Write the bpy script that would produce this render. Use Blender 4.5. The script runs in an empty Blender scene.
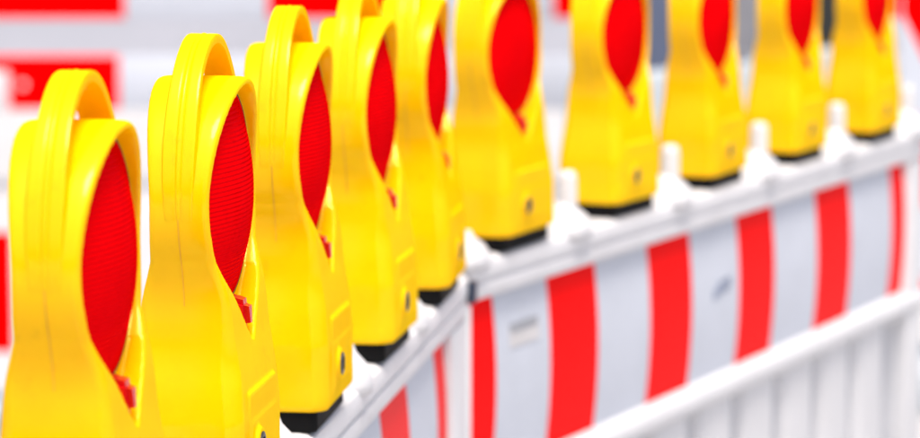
import bpy, bmesh, math, random
from mathutils import Vector, Matrix
random.seed(7)
S = bpy.context.scene
C = S.collection
R = math.radians

# ------------------------------------------------------------------ camera
CAM_H = 1.70
PITCH = 0.1212
cd = bpy.data.cameras.new('camera')
cam = bpy.data.objects.new('camera', cd); C.objects.link(cam)
cam.location = (0, 0, CAM_H)
cam.rotation_euler = (math.pi/2 - PITCH, 0, 0)
cd.sensor_width = 36; cd.lens = 3287/920*36
cd.clip_start = .05; cd.clip_end = 500
cd.dof.use_dof = True; cd.dof.focus_distance = 2.68; cd.dof.aperture_fstop = 6.3
S.camera = cam

# ------------------------------------------------------------------ light
SUN_EL, SUN_AZ = 69, 168          # azimuth: degrees clockwise from +Y (the view direction)
w = bpy.data.worlds.new('World'); S.world = w; w.use_nodes = True
nt = w.node_tree; bg = nt.nodes['Background']
sky = nt.nodes.new('ShaderNodeTexSky'); sky.sky_type = 'NISHITA'; sky.sun_disc = False
sky.sun_elevation = R(SUN_EL); sky.sun_rotation = R(SUN_AZ)
sky.air_density = 1.0; sky.dust_density = 6.0; sky.ozone_density = 1.0
nt.links.new(sky.outputs[0], bg.inputs[0]); bg.inputs[1].default_value = .08
sd = bpy.data.lights.new('sun', 'SUN'); sd.energy = 1.5; sd.angle = R(24); sd.color = (1, .96, .9)
sun = bpy.data.objects.new('sun', sd); C.objects.link(sun)
dv = Vector((math.sin(R(SUN_AZ))*math.cos(R(SUN_EL)), math.cos(R(SUN_AZ))*math.cos(R(SUN_EL)), math.sin(R(SUN_EL))))
sun.rotation_euler = dv.to_track_quat('Z', 'Y').to_euler(); sun.location = dv*20
S.view_settings.view_transform = 'Standard'; S.view_settings.look = 'None'
S.view_settings.gamma = 1; S.view_settings.exposure = 1.30; S.view_settings.use_curve_mapping = False

# ------------------------------------------------------------------ materials
def mat(name, base, rough=.4, var=.06, dirt=0.0, dirt_col=(.12, .08, .03), coat=0, coat_rough=.1,
        nscale=14, dscale=60, bump=0, bscale=300, spec=.5, sss=0, lines=0, cells=0, gloss=None, gpow=3, tint=(1, 1, 1), sscale=.006):
    m = bpy.data.materials.new(name); m.use_nodes = True
    n = m.node_tree; N = n.nodes; Lk = n.links; p = N['Principled BSDF']
    p.inputs['Roughness'].default_value = rough
    p.inputs['Specular IOR Level'].default_value = spec
    p.inputs['Coat Weight'].default_value = coat; p.inputs['Coat Roughness'].default_value = coat_rough
    if sss:
        p.inputs['Subsurface Weight'].default_value = sss
        p.inputs['Subsurface Radius'].default_value = (1, .33, .04); p.inputs['Subsurface Scale'].default_value = sscale
    tc = N.new('ShaderNodeTexCoord'); oi = N.new('ShaderNodeObjectInfo')
    mul = N.new('ShaderNodeMath'); mul.operation = 'MULTIPLY'; mul.inputs[1].default_value = 37.3
    Lk.new(oi.outputs['Random'], mul.inputs[0])
    add = N.new('ShaderNodeVectorMath'); add.operation = 'ADD'
    Lk.new(tc.outputs['Object'], add.inputs[0]); Lk.new(mul.outputs[0], add.inputs[1])
    vec = add.outputs[0]
    def noise(sc, det=5, ro=.6):
        t = N.new('ShaderNodeTexNoise'); t.inputs['Scale'].default_value = sc
        t.inputs['Detail'].default_value = det; t.inputs['Roughness'].default_value = ro
        Lk.new(vec, t.inputs['Vector']); return t
    n1 = noise(nscale)
    mr = N.new('ShaderNodeMapRange'); mr.inputs['From Min'].default_value = .3; mr.inputs['From Max'].default_value = .7
    mr.inputs['To Min'].default_value = 1-var; mr.inputs['To Max'].default_value = 1+var*.6
    Lk.new(n1.outputs['Fac'], mr.inputs['Value'])
    cm = N.new('ShaderNodeVectorMath'); cm.operation = 'SCALE'
    cm.inputs[0].default_value = base[:3]; Lk.new(mr.outputs[0], cm.inputs['Scale'])
    col = cm.outputs[0]
    if dirt:
        n2 = noise(dscale, 8, .7); n3 = noise(nscale*.6, 3)
        m1 = N.new('ShaderNodeMapRange'); m1.inputs['From Min'].default_value = .55; m1.inputs['From Max'].default_value = .78
        Lk.new(n2.outputs['Fac'], m1.inputs['Value'])
        m2 = N.new('ShaderNodeMapRange'); m2.inputs['From Min'].default_value = .45; m2.inputs['From Max'].default_value = .7
        Lk.new(n3.outputs['Fac'], m2.inputs['Value'])
        mm = N.new('ShaderNodeMath'); mm.operation = 'MULTIPLY'; Lk.new(m1.outputs[0], mm.inputs[0]); Lk.new(m2.outputs[0], mm.inputs[1])
        m3 = N.new('ShaderNodeMath'); m3.operation = 'MULTIPLY'; m3.inputs[1].default_value = dirt; Lk.new(mm.outputs[0], m3.inputs[0])
        mx = N.new('ShaderNodeMix'); mx.data_type = 'RGBA'
        Lk.new(m3.outputs[0], mx.inputs['Factor']); Lk.new(col, mx.inputs['A']); mx.inputs['B'].default_value = (*dirt_col, 1)
        col = mx.outputs['Result']
    if cells:
        v = N.new('ShaderNodeTexVoronoi'); v.feature = 'DISTANCE_TO_EDGE'; v.inputs['Scale'].default_value = cells
        Lk.new(tc.outputs['Object'], v.inputs['Vector'])
        mc = N.new('ShaderNodeMapRange'); mc.inputs['From Max'].default_value = .08; mc.inputs['To Min'].default_value = .88; mc.inputs['To Max'].default_value = 1
        Lk.new(v.outputs['Distance'], mc.inputs['Value'])
        sc = N.new('ShaderNodeVectorMath'); sc.operation = 'SCALE'; Lk.new(col, sc.inputs[0]); Lk.new(mc.outputs[0], sc.inputs['Scale'])
        col = sc.outputs[0]
    Lk.new(col, p.inputs['Base Color'])
    rr = N.new('ShaderNodeMapRange'); rr.inputs['To Min'].default_value = max(.02, rough-.08); rr.inputs['To Max'].default_value = rough+.1
    n4 = noise(nscale*3, 4); Lk.new(n4.outputs['Fac'], rr.inputs['Value']); Lk.new(rr.outputs[0], p.inputs['Roughness'])
    if bump or lines:
        b = N.new('ShaderNodeBump')
        if lines:
            wv = N.new('ShaderNodeTexWave'); wv.wave_type = 'BANDS'; wv.bands_direction = 'Z'
            wv.inputs['Scale'].default_value = lines; wv.inputs['Distortion'].default_value = .6; wv.inputs['Detail'].default_value = 0
            wv.inputs['Detail Scale'].default_value = .2
            Lk.new(tc.outputs['Object'], wv.inputs['Vector']); Lk.new(wv.outputs['Fac'], b.inputs['Height'])
            b.inputs['Strength'].default_value = 1.0; b.inputs['Distance'].default_value = .0009
        else:
            n5 = noise(bscale, 4); Lk.new(n5.outputs['Fac'], b.inputs['Height'])
            b.inputs['Strength'].default_value = bump; b.inputs['Distance'].default_value = .001
        Lk.new(b.outputs[0], p.inputs['Normal'])
    if gloss:                       # clear skin over saturated plastic: weak head-on, stronger towards grazing
        p.inputs['Specular IOR Level'].default_value = 0
        g = N.new('ShaderNodeBsdfGlossy'); g.inputs['Roughness'].default_value = gloss[2]; g.inputs['Color'].default_value = (*tint, 1)
        lw = N.new('ShaderNodeLayerWeight'); lw.inputs['Blend'].default_value = .5
        pw = N.new('ShaderNodeMath'); pw.operation = 'POWER'; pw.inputs[1].default_value = gpow; Lk.new(lw.outputs['Facing'], pw.inputs[0])
        mg = N.new('ShaderNodeMapRange'); mg.inputs['To Min'].default_value = gloss[0]; mg.inputs['To Max'].default_value = gloss[1]
        Lk.new(pw.outputs[0], mg.inputs['Value'])
        ms = N.new('ShaderNodeMixShader'); Lk.new(mg.outputs[0], ms.inputs[0]); Lk.new(p.outputs[0], ms.inputs[1]); Lk.new(g.outputs[0], ms.inputs[2])
        if bump or lines: Lk.new(b.outputs[0], g.inputs['Normal'])
        Lk.new(ms.outputs[0], N['Material Output'].inputs['Surface'])
    return m

M = {}
for k, (g, dr) in enumerate(((.525, .35), (.500, .6), (.535, .45), (.51, .5))):
    M['yellow%d' % k] = mat('yellow_plastic', (.95, g, .0005), .3, .06, dr, (.22, .085, .008), dscale=45, bump=.05, bscale=260, sss=.28, sscale=.014, gloss=(.055, .085, .15), tint=(1, .9, .25))
M['yellow'] = M['yellow0']
M['lens'] = mat('red_lens', (.80, .0004, .0008), .22, .12, .6, (.12, .0, .0), nscale=9, lines=85, gloss=(.12, .25, .13), tint=(1, .012, .03))
M['button'] = mat('red_button', (.62, .002, .006), .28, .04, spec=.3)
M['gap_shade'] = mat('dark_gap_shade', (.03, .008, .006), .5)  # shade of the gap around the lens, put into a dark colour
M['seam'] = mat('grimy_seam', (.78, .40, .002), .5, .3)
M['black'] = mat('black_rubber', (.004, .004, .0045), .7, .2, spec=.12)
M['lock'] = mat('dark_lock', (.02, .022, .028), .35)
M['white'] = mat('white_plastic', (.64, .64, .655), .45, .04, .3, (.35, .30, .25), bump=.1)
M['rail'] = mat('weathered_rail', (.69, .685, .70), .45, .06, .75, (.28, .22, .18), bump=.1, dscale=30)
M['foil_red'] = mat('red_foil', (.95, .0005, .0008), .45, .03, .12, (.2, .01, .01), cells=170, gloss=(.0, .2, .35), gpow=5)
M['foil_white'] = mat('white_foil', (.57, .60, .665), .36, .04, .25, (.30, .30, .32), cells=170, gloss=(.004, .2, .35), gpow=5)
M['mark'] = mat('grey_mark', (.33, .34, .37), .5, .15, .5)
M['mark_light'] = mat('pale_mark', (.62, .60, .60), .5, .1)
M['scuff'] = mat('blue_scuff', (.28, .32, .42), .5, .25)
M['hook'] = mat('dark_blue_hook', (.018, .03, .06), .35)
M['paving'] = mat('pale_paving', (.45, .44, .44), .7, .08, .3, (.3, .29, .27), nscale=.8, dscale=4, bump=.3, bscale=60)
M['wall'] = mat('pale_render', (.42, .43, .48), .75, .06, .2, (.35, .35, .36), nscale=1.2, dscale=6)
M['slate'] = mat('slate_metal', (.085, .105, .17), .45, .08)
M['grey'] = mat('grey_metal', (.20, .20, .22), .45, .08)
M['dark'] = mat('dark_metal', (.012, .013, .012), .5, .1)
M['concrete'] = mat('white_concrete', (.44, .48, .51), .7, .06, .3, (.35, .33, .3), nscale=3, dscale=15)

# ------------------------------------------------------------------ helpers
def obj(name, bm_or_me, m, parent=None, smooth=None, kind=None):
    if isinstance(bm_or_me, bmesh.types.BMesh):
        bmesh.ops.recalc_face_normals(bm_or_me, faces=bm_or_me.faces)
        me = bpy.data.meshes.new(name); bm_or_me.to_mesh(me); bm_or_me.free()
        if smooth:
            for p in me.polygons: p.use_smooth = True
            if smooth < 179: me.set_sharp_from_angle(angle=R(smooth))
    else: me = bm_or_me
    if m and not me.materials: me.materials.append(M[m])
    o = bpy.data.objects.new(name, me); C.objects.link(o)
    if parent: o.parent = parent
    if kind: o['kind'] = kind
    return o
def thing(name, label, cat, loc=(0, 0, 0), rz=0, group=None):
    o = bpy.data.objects.new(name, None); C.objects.link(o)
    o.empty_display_size = .05
    o.location = loc; o.rotation_euler = (0, 0, rz); o['label'] = label; o['category'] = cat
    if group: o['group'] = group
    return o
def V(u, n, z): return Vector((u, -n, z))          # u along the board, n towards its striped face
def loft(rings, close=True, caps=True, bm=None):
    bm = bm or bmesh.new()
    vs = [[bm.verts.new(p) for p in r] for r in rings]
    k = len(rings[0])
    for a, b in zip(vs, vs[1:]):
        for i in range(k if close else k-1):
            j = (i+1) % k
            bm.faces.new((a[i], a[j], b[j], b[i]))
    if caps:
        bm.faces.new(vs[0][::-1]); bm.faces.new(vs[-1])
    return bm
def box(u0, u1, n0, n1, z0, z1, bev=0, bm=None, seg=2):
    b = bmesh.new()
    pts = [V(u, n, z) for z in (z0, z1) for u, n in ((u0, n0), (u1, n0), (u1, n1), (u0, n1))]
    vs = [b.verts.new(p) for p in pts]
    for f in ((3, 2, 1, 0), (4, 5, 6, 7), (0, 1, 5, 4), (1, 2, 6, 5), (2, 3, 7, 6), (3, 0, 4, 7)): b.faces.new([vs[i] for i in f])
    if bev: bmesh.ops.bevel(b, geom=b.edges[:], offset=bev, segments=seg, affect='EDGES', profile=.5)
    if bm is None: return b
    me = bpy.data.meshes.new('t'); b.to_mesh(me); b.free(); bm.from_mesh(me); bpy.data.meshes.remove(me)
    return bm
def lathe(prof, n=24, axis='z', c=(0, 0, 0), sx=1, sy=1):
    """prof: (r, h). axis z, or n (towards the striped face)."""
    rings = []
    for r, h in prof:
        ring = []
        for i in range(n):
            a = 2*math.pi*i/n
            if axis == 'z': ring.append(V(c[0]+sx*r*math.cos(a), c[1]+sy*r*math.sin(a), c[2]+h))
            else: ring.append(V(c[0]+r*math.cos(a), c[1]+h, c[2]+r*math.sin(a)))
        rings.append(ring)
    return loft(rings)
def evaluated(o):
    dg = bpy.context.evaluated_depsgraph_get(); dg.update()
    return bpy.data.meshes.new_from_object(o.evaluated_get(dg))

# ================================================================== the setting
bm = bmesh.new()
vs = [bm.verts.new(p) for p in ((-40, -15, 0), (40, -15, 0), (40, 60, 0), (-40, 60, 0))]; bm.faces.new(vs)
obj('ground', bm, 'paving', kind='structure')

# ================================================================== warning lamp
FL = .0482                        # half depth of the battery box
HC, HR = .240, .0968              # hood centre height, outer radius
T_MID, T_TOP, T_BOT = .0240, .0368, .0318        # half depth of the hood at its sides, and at top and bottom
def t_at(a): return T_MID + ((T_TOP if math.cos(a) > 0 else T_BOT)-T_MID)*abs(math.cos(a))**1.6      # a from the top
def hood_solid():
    bm = bmesh.new(); K = 96
    def ring(r, side, crown=0):
        out = []
        for i in range(K):
            a = 2*math.pi*i/K
            t = t_at(a)
            out.append(V(r*math.sin(a), side*t, HC + r*math.cos(a)))
        return out
    prof = [(.02, 1), (HR-.0035, 1), (HR-.001, .96), (HR-.0002, .8), (HR, .4), (HR, 0), (HR, -.4), (HR-.0002, -.8), (HR-.001, -.96), (HR-.0035, -1), (.02, -1)]
    return loft([ring(r, s) for r, s in prof], bm=bm)
def oct_ring(hw, ht, c, z, k=4):
    pts = []
    for sx, sy, a0 in ((1, 1, 0), (-1, 1, 90), (-1, -1, 180), (1, -1, 270)):
        for i in range(k):
            # softened chamfer
            a = R(a0 + 90*i/(k-1))
            ca, sa = math.cos(a), math.sin(a)
            s = 1.0/(abs(ca)+abs(sa)); s = .55*s + .45
            pts.append(V(sx*(hw-c) + c*ca*s, sy*(ht-c) + c*sa*s, z))
    return pts
BODY = [(0, .0840, FL-.0025, .012), (.003, .0865, FL, .013), (.03, .0867, FL, .013), (.060, .0865, FL, .013), (.070, .0855, FL-.0008, .013),
        (.09, .0828, FL-.0025, .013), (.11, .0794, .0430, .012), (.125, .0774, .0405, .009), (.14, .0764, .0388, .007), (.15, .0760, .0377, .006), (.16, .0762, .0362, .005),
        (.17, .0775, .0340, .005), (.18, .0802, .0310, .005), (.19, .0840, .0280, .005), (.20, .0876, .0250, .004)]
def body_at(z):
    # smooth interpolation through the profile
    k = 0
    while k < len(BODY)-2 and z > BODY[k+1][0]: k += 1
    p0, p1, p2, p3 = (BODY[max(0, min(len(BODY)-1, k+d))] for d in (-1, 0, 1, 2))
    h = p2[0]-p1[0]; x = (z-p1[0])/h; out = []
    for c in (1, 2, 3):
        m1 = (p2[c]-p0[c])/(p2[0]-p0[0]); m2 = (p3[c]-p1[c])/(p3[0]-p1[0])
        out.append((2*x**3-3*x*x+1)*p1[c] + (x**3-2*x*x+x)*h*m1 + (3*x*x-2*x**3)*p2[c] + (x**3-x*x)*h*m2)
    return out
def body_solid():
    zs = [0, .0015, .003] + [.003 + (.20-.003)*k/64 for k in range(1, 65)]
    return loft([oct_ring(*body_at(z), z, 6) for z in zs])
def cutter(side):
    prof = [(.0870, .0178), (.0880, .021), (.0915, .045), (.0945, .075)]
    prof = [(r, h*side) for r, h in prof]
    return lathe(prof, 96, 'n', (0, 0, HC))
def tip_cutter(side):
    rings = []
    for n, k in ((.0195, 1), (.08, 1.06)):
        rings.append([V(u*k, side*n, .15 + (z-.15)*k) for u, z in ((0, .215), (-.0600, .1737), (-.006, .1235), (0, .1205), (.006, .1235), (.0600, .1737))])
    return loft(rings)
def bool_cut(solid):
    o = obj('tmp', solid, None); cs = []
    for s in (1, -1):
        for cb in (cutter(s), tip_cutter(s)):
            c = obj('tmpc', cb, None); cs.append(c)
            md = o.modifiers.new('b', 'BOOLEAN'); md.object = c; md.operation = 'DIFFERENCE'; md.solver = 'EXACT'
    me = evaluated(o)
    for x in cs+[o]: bpy.data.objects.remove(x)
    return me
def make_housing():
    bm = bmesh.new()
    for s in (hood_solid(), body_solid()):
        me = bool_cut(s); bm.from_mesh(me); bpy.data.meshes.remove(me)
    for s in (1, -1):
        # raised battery door on the flank, guard lip under the lens, lock boss
        box(-.054, .054, s*.038, s*(FL+.0010), .010, .084, .0012, bm)
        box(-.050, .050, s*.04, s*(FL+.0019), .016, .060, .001, bm)
        b = lathe([(.0150, s*.04), (.0150, s*(FL+.0045)), (.0138, s*(FL+.0057))], 32, 'n', (-.030, 0, .038))
        me = bpy.data.meshes.new('t'); b.to_mesh(me); b.free(); bm.from_mesh(me)
    o = obj('tmp', bm, None)
    md = o.modifiers.new('r', 'REMESH'); md.mode = 'VOXEL'; md.voxel_size = .00125; md.adaptivity = 0
    sm = o.modifiers.new('s', 'SMOOTH'); sm.factor = .5; sm.iterations = 12
    dc = o.modifiers.new('d', 'DECIMATE'); dc.ratio = .3
    me = evaluated(o); bpy.data.objects.remove(o)
    for p in me.polygons: p.use_smooth = True
    me.name = 'housing'
    return me
def make_handle():
    """ribbed strap that rises out of one edge of the hood, arches over it and runs down the other"""
    bm = bmesh.new(); rings = []; K = 72; A0 = R(112)
    hwid = .0125
    sect = []                                   # (n, dz) across the strap, outer face
    for i in range(25):
        x = -1 + 2*i/24
        d = 0
        d -= .0010*max(0, 1-abs(abs(x)-.17)/.09)          # two grooves
        d += .0006*max(0, 1-abs(x)/.12)                   # centre bead
        if abs(x) > .88: d -= .0026*((abs(x)-.88)/.12)**2
        sect.append((x*hwid, d))
    for k in range(K+1):
        al = -A0 + 2*A0*k/K
        b = .134; a = .0972
        # outer ellipse from the equator up, circle below it
        if abs(al) <= math.pi/2: u, z = a*math.sin(al), .236 + b*math.cos(al)
        else: u, z = a*math.copysign(math.cos(abs(al)-math.pi/2), al), .236 - a*math.sin(abs(al)-math.pi/2)
        nu, nz = math.sin(al)/a, math.cos(al)/b
        l = math.hypot(nu, nz); nu, nz = nu/l, nz/l
        rr = math.hypot(u, z-HC)
        endt = min(1, (A0-abs(al))/R(34))
        proud = -.003 + .0042*(endt*endt*(3-2*endt))
        gap = rr-HR
        th = .0065
        if gap < .012: th = max(th, gap + .006)
        wsc = .75 + .25*math.sqrt(max(0, endt))
        flare = 1 + .12*max(0, 1-abs(abs(al)-R(65))/R(30))
        ring = []
        pr = proud if abs(al) > R(60) else proud
        for n, d in sect: ring.append(V(u + nu*(pr+d*endt), n*wsc*flare, z + nz*(pr+d*endt)))
        for n in (hwid*.94, hwid*.5, -hwid*.5, -hwid*.94): ring.append(V(u - nu*th, n*wsc*flare, z - nz*th))
        rings.append(ring)
    loft(rings, bm=bm)
    bmesh.ops.recalc_face_normals(bm, faces=bm.faces)
    me = bpy.data.meshes.new('handle'); bm.to_mesh(me); bm.free()
    for p in me.polygons: p.use_smooth = True
    me.set_sharp_from_angle(angle=R(50))
    return me
def make_lens(side):
    prof = []
    for i in range(13):
        x = i/12
        prof.append((max(.0005, .0844*(1-x)), side*(.0200 + .0175*(1-(1-x)**2))))
    prof = [(.0850, side*.017), (.0850, side*.0208)] + prof
    return lathe(prof, 64, 'n', (0, 0, HC))
def make_gap_shade(side):  # dark ring that paints in the shaded gap between lens and hood
    bm = bmesh.new(); rings = []
    for i in range(64):
        a = 2*math.pi*i/64
        ring = []
        for r, h in ((.0885, .017), (.0882, .0202), (.0868, .0208), (.0852, .0202), (.0852, .017)):
            ring.append(V(r*math.cos(a), side*h, HC + r*math.sin(a)))
        rings.append(ring)
    rings.append(rings[0])
    loft(rings, caps=False, bm=bm); bmesh.ops.remove_doubles(bm, verts=bm.verts, dist=1e-6)
    return bm
def make_button(side):
    # wedge shaped red sensor window below the lens
    b = bmesh.new()
    P = [(-.0125, .014, .1580), (.0125, .014, .1580), (.0110, .0380, .1520), (-.0110, .0380, .1520),
         (-.0075, .014, .1255), (.0075, .014, .1255), (.0070, .0395, .1290), (-.0070, .0395, .1290)]
    vs = [b.verts.new(V(u, side*n, z)) for u, n, z in P]
    for f in ((0, 1, 2, 3), (7, 6, 5, 4), (0, 4, 5, 1), (1, 5, 6, 2), (2, 6, 7, 3), (3, 7, 4, 0)): b.faces.new([vs[i] for i in f])
    bmesh.ops.bevel(b, geom=b.edges[:], offset=.0046, segments=4, affect='EDGES')
    return b
def make_seam(u_side):
    # moulded parting line down the narrow edge
    bm = bmesh.new(); rings = []
    pts = []
    for k in range(25):
        z = .232 - (.232-.158)*k/24
        u = max(math.sqrt(max(1e-6, HR**2-(z-HC)**2)), body_at(z)[0] if z < .2 else 0)
        pts.append((u, z))
    for u, z in pts:
        rings.append([V(u_side*(u-.002), -.0008, z), V(u_side*(u+.0004), -.0005, z), V(u_side*(u+.0004), .0005, z), V(u_side*(u-.002), .0008, z)])
    return loft(rings, bm=bm)

LAMP = {}
LAMP['housing'] = make_housing(); LAMP['housing'].materials.append(M['yellow'])
LAMP['handle'] = make_handle(); LAMP['handle'].materials.append(M['yellow'])
def build_lamp():
    t = thing('warning_lamp', 'yellow warning lamp', 'warning lamp')
    h = obj('housing', LAMP['housing'], 'yellow', t)
    obj('handle', LAMP['handle'], 'yellow', t)
    for s in (-1, 1): obj('seam', make_seam(s), 'seam', h, 60)
    for s in (1, -1):
        l = obj('lens', make_lens(s), 'lens', t, 60); l['label'] = 'round red ribbed lens inside the yellow hood'
        obj('gap_shade', make_gap_shade(s), 'gap_shade', l, 60)
        obj('sensor_button', make_button(s), 'button', t, 40)
        k = obj('lock', lathe([(.0105, s*(FL+.003)), (.0105, s*(FL+.0065)), (.0095, s*(FL+.0070)), (.002, s*(FL+.0070))], 28, 'n', (-.030, 0, .038)), 'lock', t, 40)
        obj('keyhole', box(-.0325, -.0275, s*(FL+.006), s*(FL+.0078), .032, .044, .0006), 'black', k)
    ft = loft([oct_ring(a, b, .006, z) for z, a, b in ((-.020, .080, .036), (-.018, .082, .038), (-.003, .082, .038), (.004, .0815, .0375))])
    obj('foot', ft, 'black', t, 30)
    return t
def copy_tree(o, parent=None):
    c = o.copy(); C.objects.link(c); c.parent = parent
    for ch in [x for x in o.children]: copy_tree(ch, c)
    return c

# ------------------------------------------------------------------ the two lamp rows
ROW = {'A': dict(o=(-.2666, 2.2894), a=.1343), 'B': dict(o=(.0557, 4.3599), a=.4277)}
Z_TOP = 1.135                      # barrier top
Z_LAMP = 1.155                     # bottom of the yellow housing
def on_row(r, u, n, z=0):
    q = ROW[r]; a = q['a']
    return (q['o'][0] + math.sin(a)*u + math.cos(a)*n, q['o'][1] + math.cos(a)*u - math.sin(a)*n, z)
def row_rz(r): return math.pi/2 - ROW[r]['a']
ORD = ['first', 'second', 'third', 'fourth', 'fifth']
JIT = {'A': [(-.003, .0005, .6), (-.003, .0028, -.3), (-.0015, -.0008, .8), (-.004, .0022, -1.0), (.008, .002, .5)],
       'B': [(0, -.002, 1.0), (.0005, -.006, .2), (.0013, -.010, 1.6), (-.001, -.010, .6), (.0014, -.005, .7)]}
proto = None
for r in 'AB':
    for i in range(5):
        if proto is None: o = proto = build_lamp()
        else: o = copy_tree(proto)
        ju, jn, jr = JIT[r][i]
        o.location = on_row(r, .4*i+ju, jn, Z_LAMP)
        o.rotation_euler = (R(random.uniform(-.7, .7)), R(random.uniform(-.6, .6)), row_rz(r) + R(jr))
        if r == 'A':
            o['label'] = 'yellow warning lamp with red lens on the unmarked barrier, %s from the corner joint' % ORD[4-i]
        else:
            o['label'] = 'yellow warning lamp with red lens on the blue scuffed barrier, %s from the corner joint' % ORD[i]
        o['group'] = 'yellow warning lamps along the barriers'
        ym = M['yellow%d' % ((i*3 + (r == 'B')*2 + 1) % 4)]
        for ch in o.children:
            if ch.name.split('.')[0] in ('housing', 'handle'):
                ch.material_slots[0].link = 'OBJECT'; ch.material_slots[0].material = ym

# ------------------------------------------------------------------ barriers
def extrude_u(sec, u0, u1, bm=None):
    return loft([[V(u0, n, z) for n, z in sec], [V(u1, n, z) for n, z in sec]], bm=bm)
Z_F1, Z_F0 = 1.081, .839           # foil top and bottom
def bulge(z, base=.018, amt=.008):
    x = (z-(Z_F0+Z_F1)/2)/((Z_F1-Z_F0)/2); return base + amt*(1-x*x)
def sheet(u0, u1, z0, z1, off, th, nz=10):
    rings = []
    for k in range(nz+1):
        z = z0 + (z1-z0)*k/nz
        rings.append([V(u0, bulge(z)+off-th, z), V(u1, bulge(z)+off-th, z), V(u1, bulge(z)+off, z), V(u0, bulge(z)+off, z)])
    return loft(rings)
def barrier(r, label, u0, u1, reds, pegs, f0, f1):
    q = ROW[r]
    t = thing('barrier', label, 'barrier', (q['o'][0], q['o'][1], 0), row_rz(r), 'white barriers with striped boards')
    # top rail: moulded lip, groove, lower flange
    sec = [(-.034, 1.078), (-.036, 1.120), (-.032, 1.131), (-.024, 1.135), (.022, 1.135), (.030, 1.1335), (.0355, 1.129), (.0370, 1.122), (.0370, 1.112), (.0355, 1.1075),
           (.0315, 1.106), (.0315, 1.1025), (.0345, 1.1015), (.0350, 1.099), (.0345, 1.0845), (.0325, 1.0815), (.020, 1.0805), (.012, 1.079), (-.014, 1.078)]
    obj('top_rail', extrude_u(sec, u0, u1), 'rail', t, 35)
    bd = obj('board', sheet(u0+.008, u1-.02, Z_F0-.004, Z_F1+.002, -.002, .022), 'rail', t, 60)
    # striped reflective foil, each field its own sheet
    cuts = [(u0+f0, reds[0][0], False)]
    for k, (a, b) in enumerate(reds):
        cuts.append((a, b, True)); cuts.append((b, reds[k+1][0] if k+1 < len(reds) else u1-f1, False))
    for a, b, red in cuts:
        a, b = max(a, u0+f0+.001), min(b, u1-f1-.001)
        if b-a > .004:
            s = obj('stripe', sheet(a+.0004, b-.0004, Z_F0+.001, Z_F1-.003, .0006 if red else .0004, .0022), 'foil_red' if red else 'foil_white', t, 60)
            s['label'] = 'red reflective foil stripe' if red else 'white reflective foil stripe'
    # end frame
    for ua, ub in ((u0, u0+f0), (u1-f1, u1)):
        obj('end_frame', box(ua, ub, -.03, .034, .16, 1.0795, .006), 'white', t, 40)
    # rounded lower rail and slats
    sec = []
    for k in range(20):
        a = 2*math.pi*k/20
        ca, sa = math.cos(a), math.sin(a)
        sec.append((.004 + .036*math.copysign(abs(ca)**.75, ca), .817 + .0235*math.copysign(abs(sa)**.75, sa)))
    obj('middle_rail', extrude_u(sec, u0+f0, u1+.01 if r == 'B' else u1-f1), 'white', t, 50)
    obj('lower_rail', box(u0+f0, u1-f1, -.03, .03, .13, .18, .01), 'white', t, 40)
    u = .105 - .2*8 + .012
    while u < u1-.07:
        a, b = u+.003, u+.155
        if a > u0+f0 and b < u1-f1:
            hw = .5*(b-a); rings = []
            for z in (.17, .805):
                ring = []
                for i in range(28):
                    an = 2*math.pi*i/28
                    ca, sa = math.cos(an), math.sin(an)
                    ring.append(V((a+b)/2 + hw*math.copysign(abs(ca)**.55, ca), .004 + .020*math.copysign(abs(sa)**.8, sa), z))
                rings.append(ring)
            obj('slat', loft(rings), 'white', t, 50)
        u += .2
    for uu in (u0+.25, u1-.25):
        obj('foot', box(uu-.11, uu+.11, -.38, .38, 0, .105, .018), 'black', t, 40)
        obj('leg', box(uu-.025, uu+.025, -.018, .022, .10, .14, .004), 'white', t, 40)
    # pegs with a saddle that grip the top rail between the lamps
    pn = .016 if r == 'B' else -.006
    for pu in pegs:
        h = .090 if pu < u1-.05 else .105
        rr = .0142 if pu < u1-.05 else .016
        p = obj('peg', lathe([(rr*1.08, .01), (rr, .03), (rr*.96, h-.010), (rr*.85, h-.004), (rr*.55, h-.0008), (.001, h)], 20, 'z', (pu, pn if pu > 0 else -.008, Z_TOP-.008)), 'white', t, 60)
        sb = bmesh.new()
        rings = []
        for hh, ru, rn in ((-.012, .057, .036), (.000, .058, .0365), (.010, .054, .0345), (.020, .044, .030), (.028, .030, .023), (.034, .019, .018), (.042, .0150, .0150)):
            ru, rn, hh = (ru, rn, hh*.88) if r == 'B' else (ru*.72, rn*.9, hh*.9)
            rings.append([V(pu + ru*math.cos(2*math.pi*k/28)*(1 + .05*math.cos(4*math.pi*k/28)), .012 + rn*math.sin(2*math.pi*k/28), Z_TOP+hh) for k in range(28)])
        loft(rings, bm=sb)
        obj('saddle', sb, 'rail', p, 179)
    return t
bA = barrier('A', 'white barrier with red and white board and no marks, ending at corner joint', -.55, 1.80, [(-.43, -.25), (-.03, .155), (.375, .56), (.79, .985), (1.196, 1.383), (1.60, 1.72)], [-.2, .2, .6, 1.0, 1.4], .03, .122)
bB = barrier('B', 'white barrier with grey dented sticker and blue scuff on its striped board', -.182, 1.855, [(-.3, -.076), (.107, .281), (.484, .660), (.871, 1.042), (1.262, 1.446), (1.686, 1.9)], [-.162, .188, .588, .988, 1.388, 1.80], .013, .088)
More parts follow.
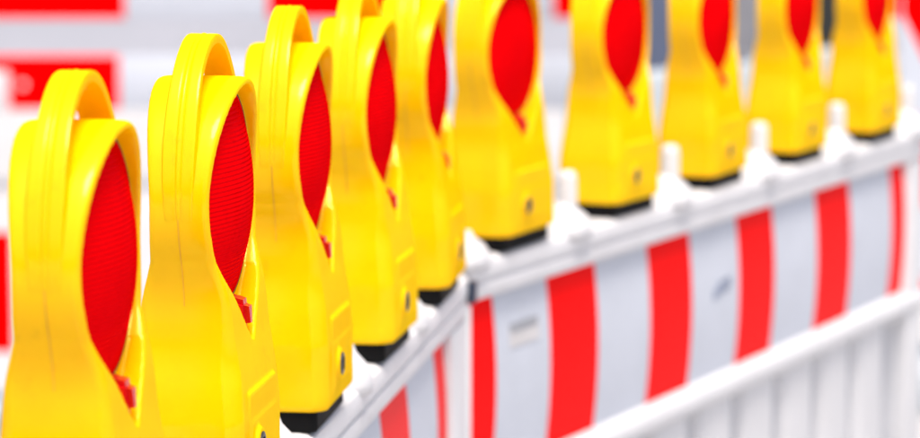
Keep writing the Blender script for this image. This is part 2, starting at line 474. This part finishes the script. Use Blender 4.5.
# joint hook, sticker and scuff on barrier B
bmh = box(1.802, 1.816, -.004, .030, 1.065, 1.132, .004); box(1.79, 1.82, .036, .046, 1.098, 1.126, .003, bmh); box(1.806, 1.818, .026, .044, 1.103, 1.12, .003, bmh)
hk = obj('hook', bmh, 'hook', bA, 40); hk['label'] = 'small dark blue hook joining the two barriers'
st = obj('sticker', sheet(-.030, .068, 1.000, 1.027, .0016, .002, 4), 'mark_light', bB, 60)
obj('dent', sheet(-.028, .062, 1.020, 1.032, .0024, .002, 3), 'mark', bB, 60)
bmx = bmesh.new()
for k in range(5):
    a = .752 + k*.014; z = .968 + .003*((k*7) % 3) + k*.0025
    b = sheet(a, a+.022, z-.008, z+.008, .0016+.0002*k, .002, 2)
    me = bpy.data.meshes.new('t'); b.to_mesh(me); b.free(); bmx.from_mesh(me)
sc = obj('scuff', bmx, 'scuff', bB, 60); sc['label'] = 'small blue grey scuff on a white stripe'

# ================================================================== background
def px(u, v, d): return ((u-460)/3287*d, d, CAM_H + d*(-PITCH + (219-v)/3287))
# double-board barrier
D = 15
t = thing('board_barrier', 'far barrier of two stacked red and white boards before the pale wall', 'barrier', (0, D, 0), 0, 'far barrier boards')
X0 = px(125, 0, D)[0]; W = .652
for z0, z1, off, ph in ((.796, 1.045, 0, 0), (.38, .625, -.03, 0)):
    k = -3
    for k in range(-3, 7):
        a = X0 + off + (k-1)*W; red = (k % 2 == 0)
        if z0 < .5 and k > 0: red = False
        m = 'foil_red' if red else 'foil_white'
        p = obj('board_panel', box(a+.001, a+W-.001, -.014, .014, z0, z1, .004), m, t, 40)
    pr = obj('edge_strip', box(X0-4*W+off, X0+6*W+off, .0145, .022, z1-.028, z1-.004, .002), 'rail', t, 40) if z0 > .5 else None
for xx in (-2.6, -.35, 1.9):
    obj('post', box(xx-.025, xx+.025, -.07, -.016, .10, 1.15, .004), 'white', t, 40)
    obj('foot', box(xx-.2, xx+.2, -.3, .3, 0, .11, .02), 'black', t, 40)
rf = px(22, 85, D)
obj('reflector', lathe([(.016, .015), (.016, .022), (.013, .025), (.001, .025)], 24, 'n', (rf[0], 0, rf[2])), 'white', t, 40)
a, b = px(-30, 112, D), px(8, 71, D)
obj('plate', box(a[0], b[0], .015, .022, a[2], b[2], .002), 'white', t, 40)
# nearer low barrier end
t = thing('board_barrier', 'single low red and white board on feet before the two-board barrier', 'barrier', (0, 9, 0), 0, 'far barrier boards')
a, b = px(-400, 356, 9), px(8, 235, 9)
for k in range(3):
    x1 = b[0]-k*.45
    obj('board_panel', box(x1-.449, x1, -.014, .014, a[2], b[2], .004), ('foil_red', 'foil_white')[k % 2], t, 40)
for xx in (b[0]-.12, b[0]-1.2):
    obj('post', box(xx-.02, xx+.02, -.05, -.015, .08, .5, .003), 'white', t, 40)
    obj('foot', box(xx-.1, xx+.1, -.2, .2, 0, .09, .015), 'concrete', t, 40)
# pale wall
t = thing('wall', 'low pale rendered wall with coping behind the far boards', 'wall', (0, 23, 0))
obj('wall_face', box(-14, 14, -.15, .15, 0, 2.6, .01), 'wall', t)
obj('coping', box(-14.05, 14.05, -.2, .2, 2.6, 2.68, .01), 'concrete', t)
# white concrete barrier
A, B = px(592, 83, 10.06), px(868, 45, 11.7)
L = math.hypot(B[0]-A[0], B[1]-A[1]); ang = math.atan2(B[1]-A[1], B[0]-A[0])
t = thing('concrete_barrier', 'white concrete barrier wall standing before the three cabinets', 'barrier', (A[0], A[1], 0), ang)
obj('body', extrude_u([(-.24, 0), (-.24, .08), (-.13, .3), (-.085, .86), (-.07, .9), (.07, .9), (.085, .86), (.13, .3), (.24, .08), (.24, 0)], 0, L), 'concrete', t, 30)
obj('lifting_lug', box(L*.5-.04, L*.5+.04, -.02, .02, .898, .93, .004), 'grey', t)
# three utility cabinets
for name, m, u0, u1 in (('slate blue', 'slate', 608, 697), ('mid grey', 'grey', 700, 785), ('black', 'dark', 790, 872)):
    a, b = px(u0, 0, 14)[0], px(u1, 0, 14)[0]
    t = thing('utility_cabinet', '%s metal utility cabinet standing behind the concrete barrier' % name, 'cabinet', ((a+b)/2, 14, 0), 0, 'cabinets behind the barrier')
    h = (b-a)/2
    obj('body', box(-h, h, -.18, .18, .1, 1.42, .008), m, t, 40)
    obj('plinth', box(-h-.02, h+.02, -.2, .2, 0, .1, .006), 'concrete', t, 40)
    obj('roof', box(-h-.015, h+.015, -.2, .2, 1.42, 1.46, .006), m, t, 40)
    d = obj('door', box(-h+.02, h-.02, .181, .192, .14, 1.38, .003), m, t, 40)
    obj('handle', box(h-.06, h-.045, .192, .21, .7, .82, .003), 'dark', d, 40)
# guide beacon with slanting stripes
D = 9.6
x0 = px(900, 0, D)[0]
t = thing('guide_beacon', 'upright guide beacon with slanting red and white stripes', 'beacon', (x0+.125, D, 0), 0)
Z0, Z1, w2 = .28, 1.42, .125
pn = obj('panel', box(-w2, w2, -.012, .012, Z0, Z1, .004), 'white', t, 40)
slope = -((46-14)/17.0)*1.0
zr = px(903, 14, D)[2]            # lower edge of a red stripe at the panel's left side
per = .42
def clip_poly(poly, f):
    out = []
    for i in range(len(poly)):
        p, q = poly[i], poly[(i+1) % len(poly)]
        fp, fq = f(p), f(q)
        if fp >= 0: out.append(p)
        if (fp >= 0) != (fq >= 0):
            s = fp/(fp-fq); out.append((p[0]+(q[0]-p[0])*s, p[1]+(q[1]-p[1])*s))
    return out
for k in range(-5, 4):
    for red in (True, False):
        zb = zr + k*per + (0 if red else per/2)
        poly = [(-w2+.004, zb), (w2-.004, zb+slope*(2*w2)), (w2-.004, zb+per/2-.001+slope*2*w2), (-w2+.004, zb+per/2-.001)]
        poly = clip_poly(poly, lambda p: p[1]-(Z0+.006))
        if len(poly) >= 3: poly = clip_poly(poly, lambda p: (Z1-.006)-p[1])
        if len(poly) < 3: continue
        s = obj('stripe', loft([[V(x, .0125, z) for x, z in poly], [V(x, .0135, z) for x, z in poly]]), 'foil_red' if red else 'foil_white', t)
obj('post', box(-.02, .02, -.05, -.013, .1, 1.3, .003), 'grey', t, 40)
obj('foot', box(-.2, .2, -.3, .3, 0, .12, .02), 'concrete', t, 40)
S.render.resolution_x = 1024; S.render.resolution_y = 488
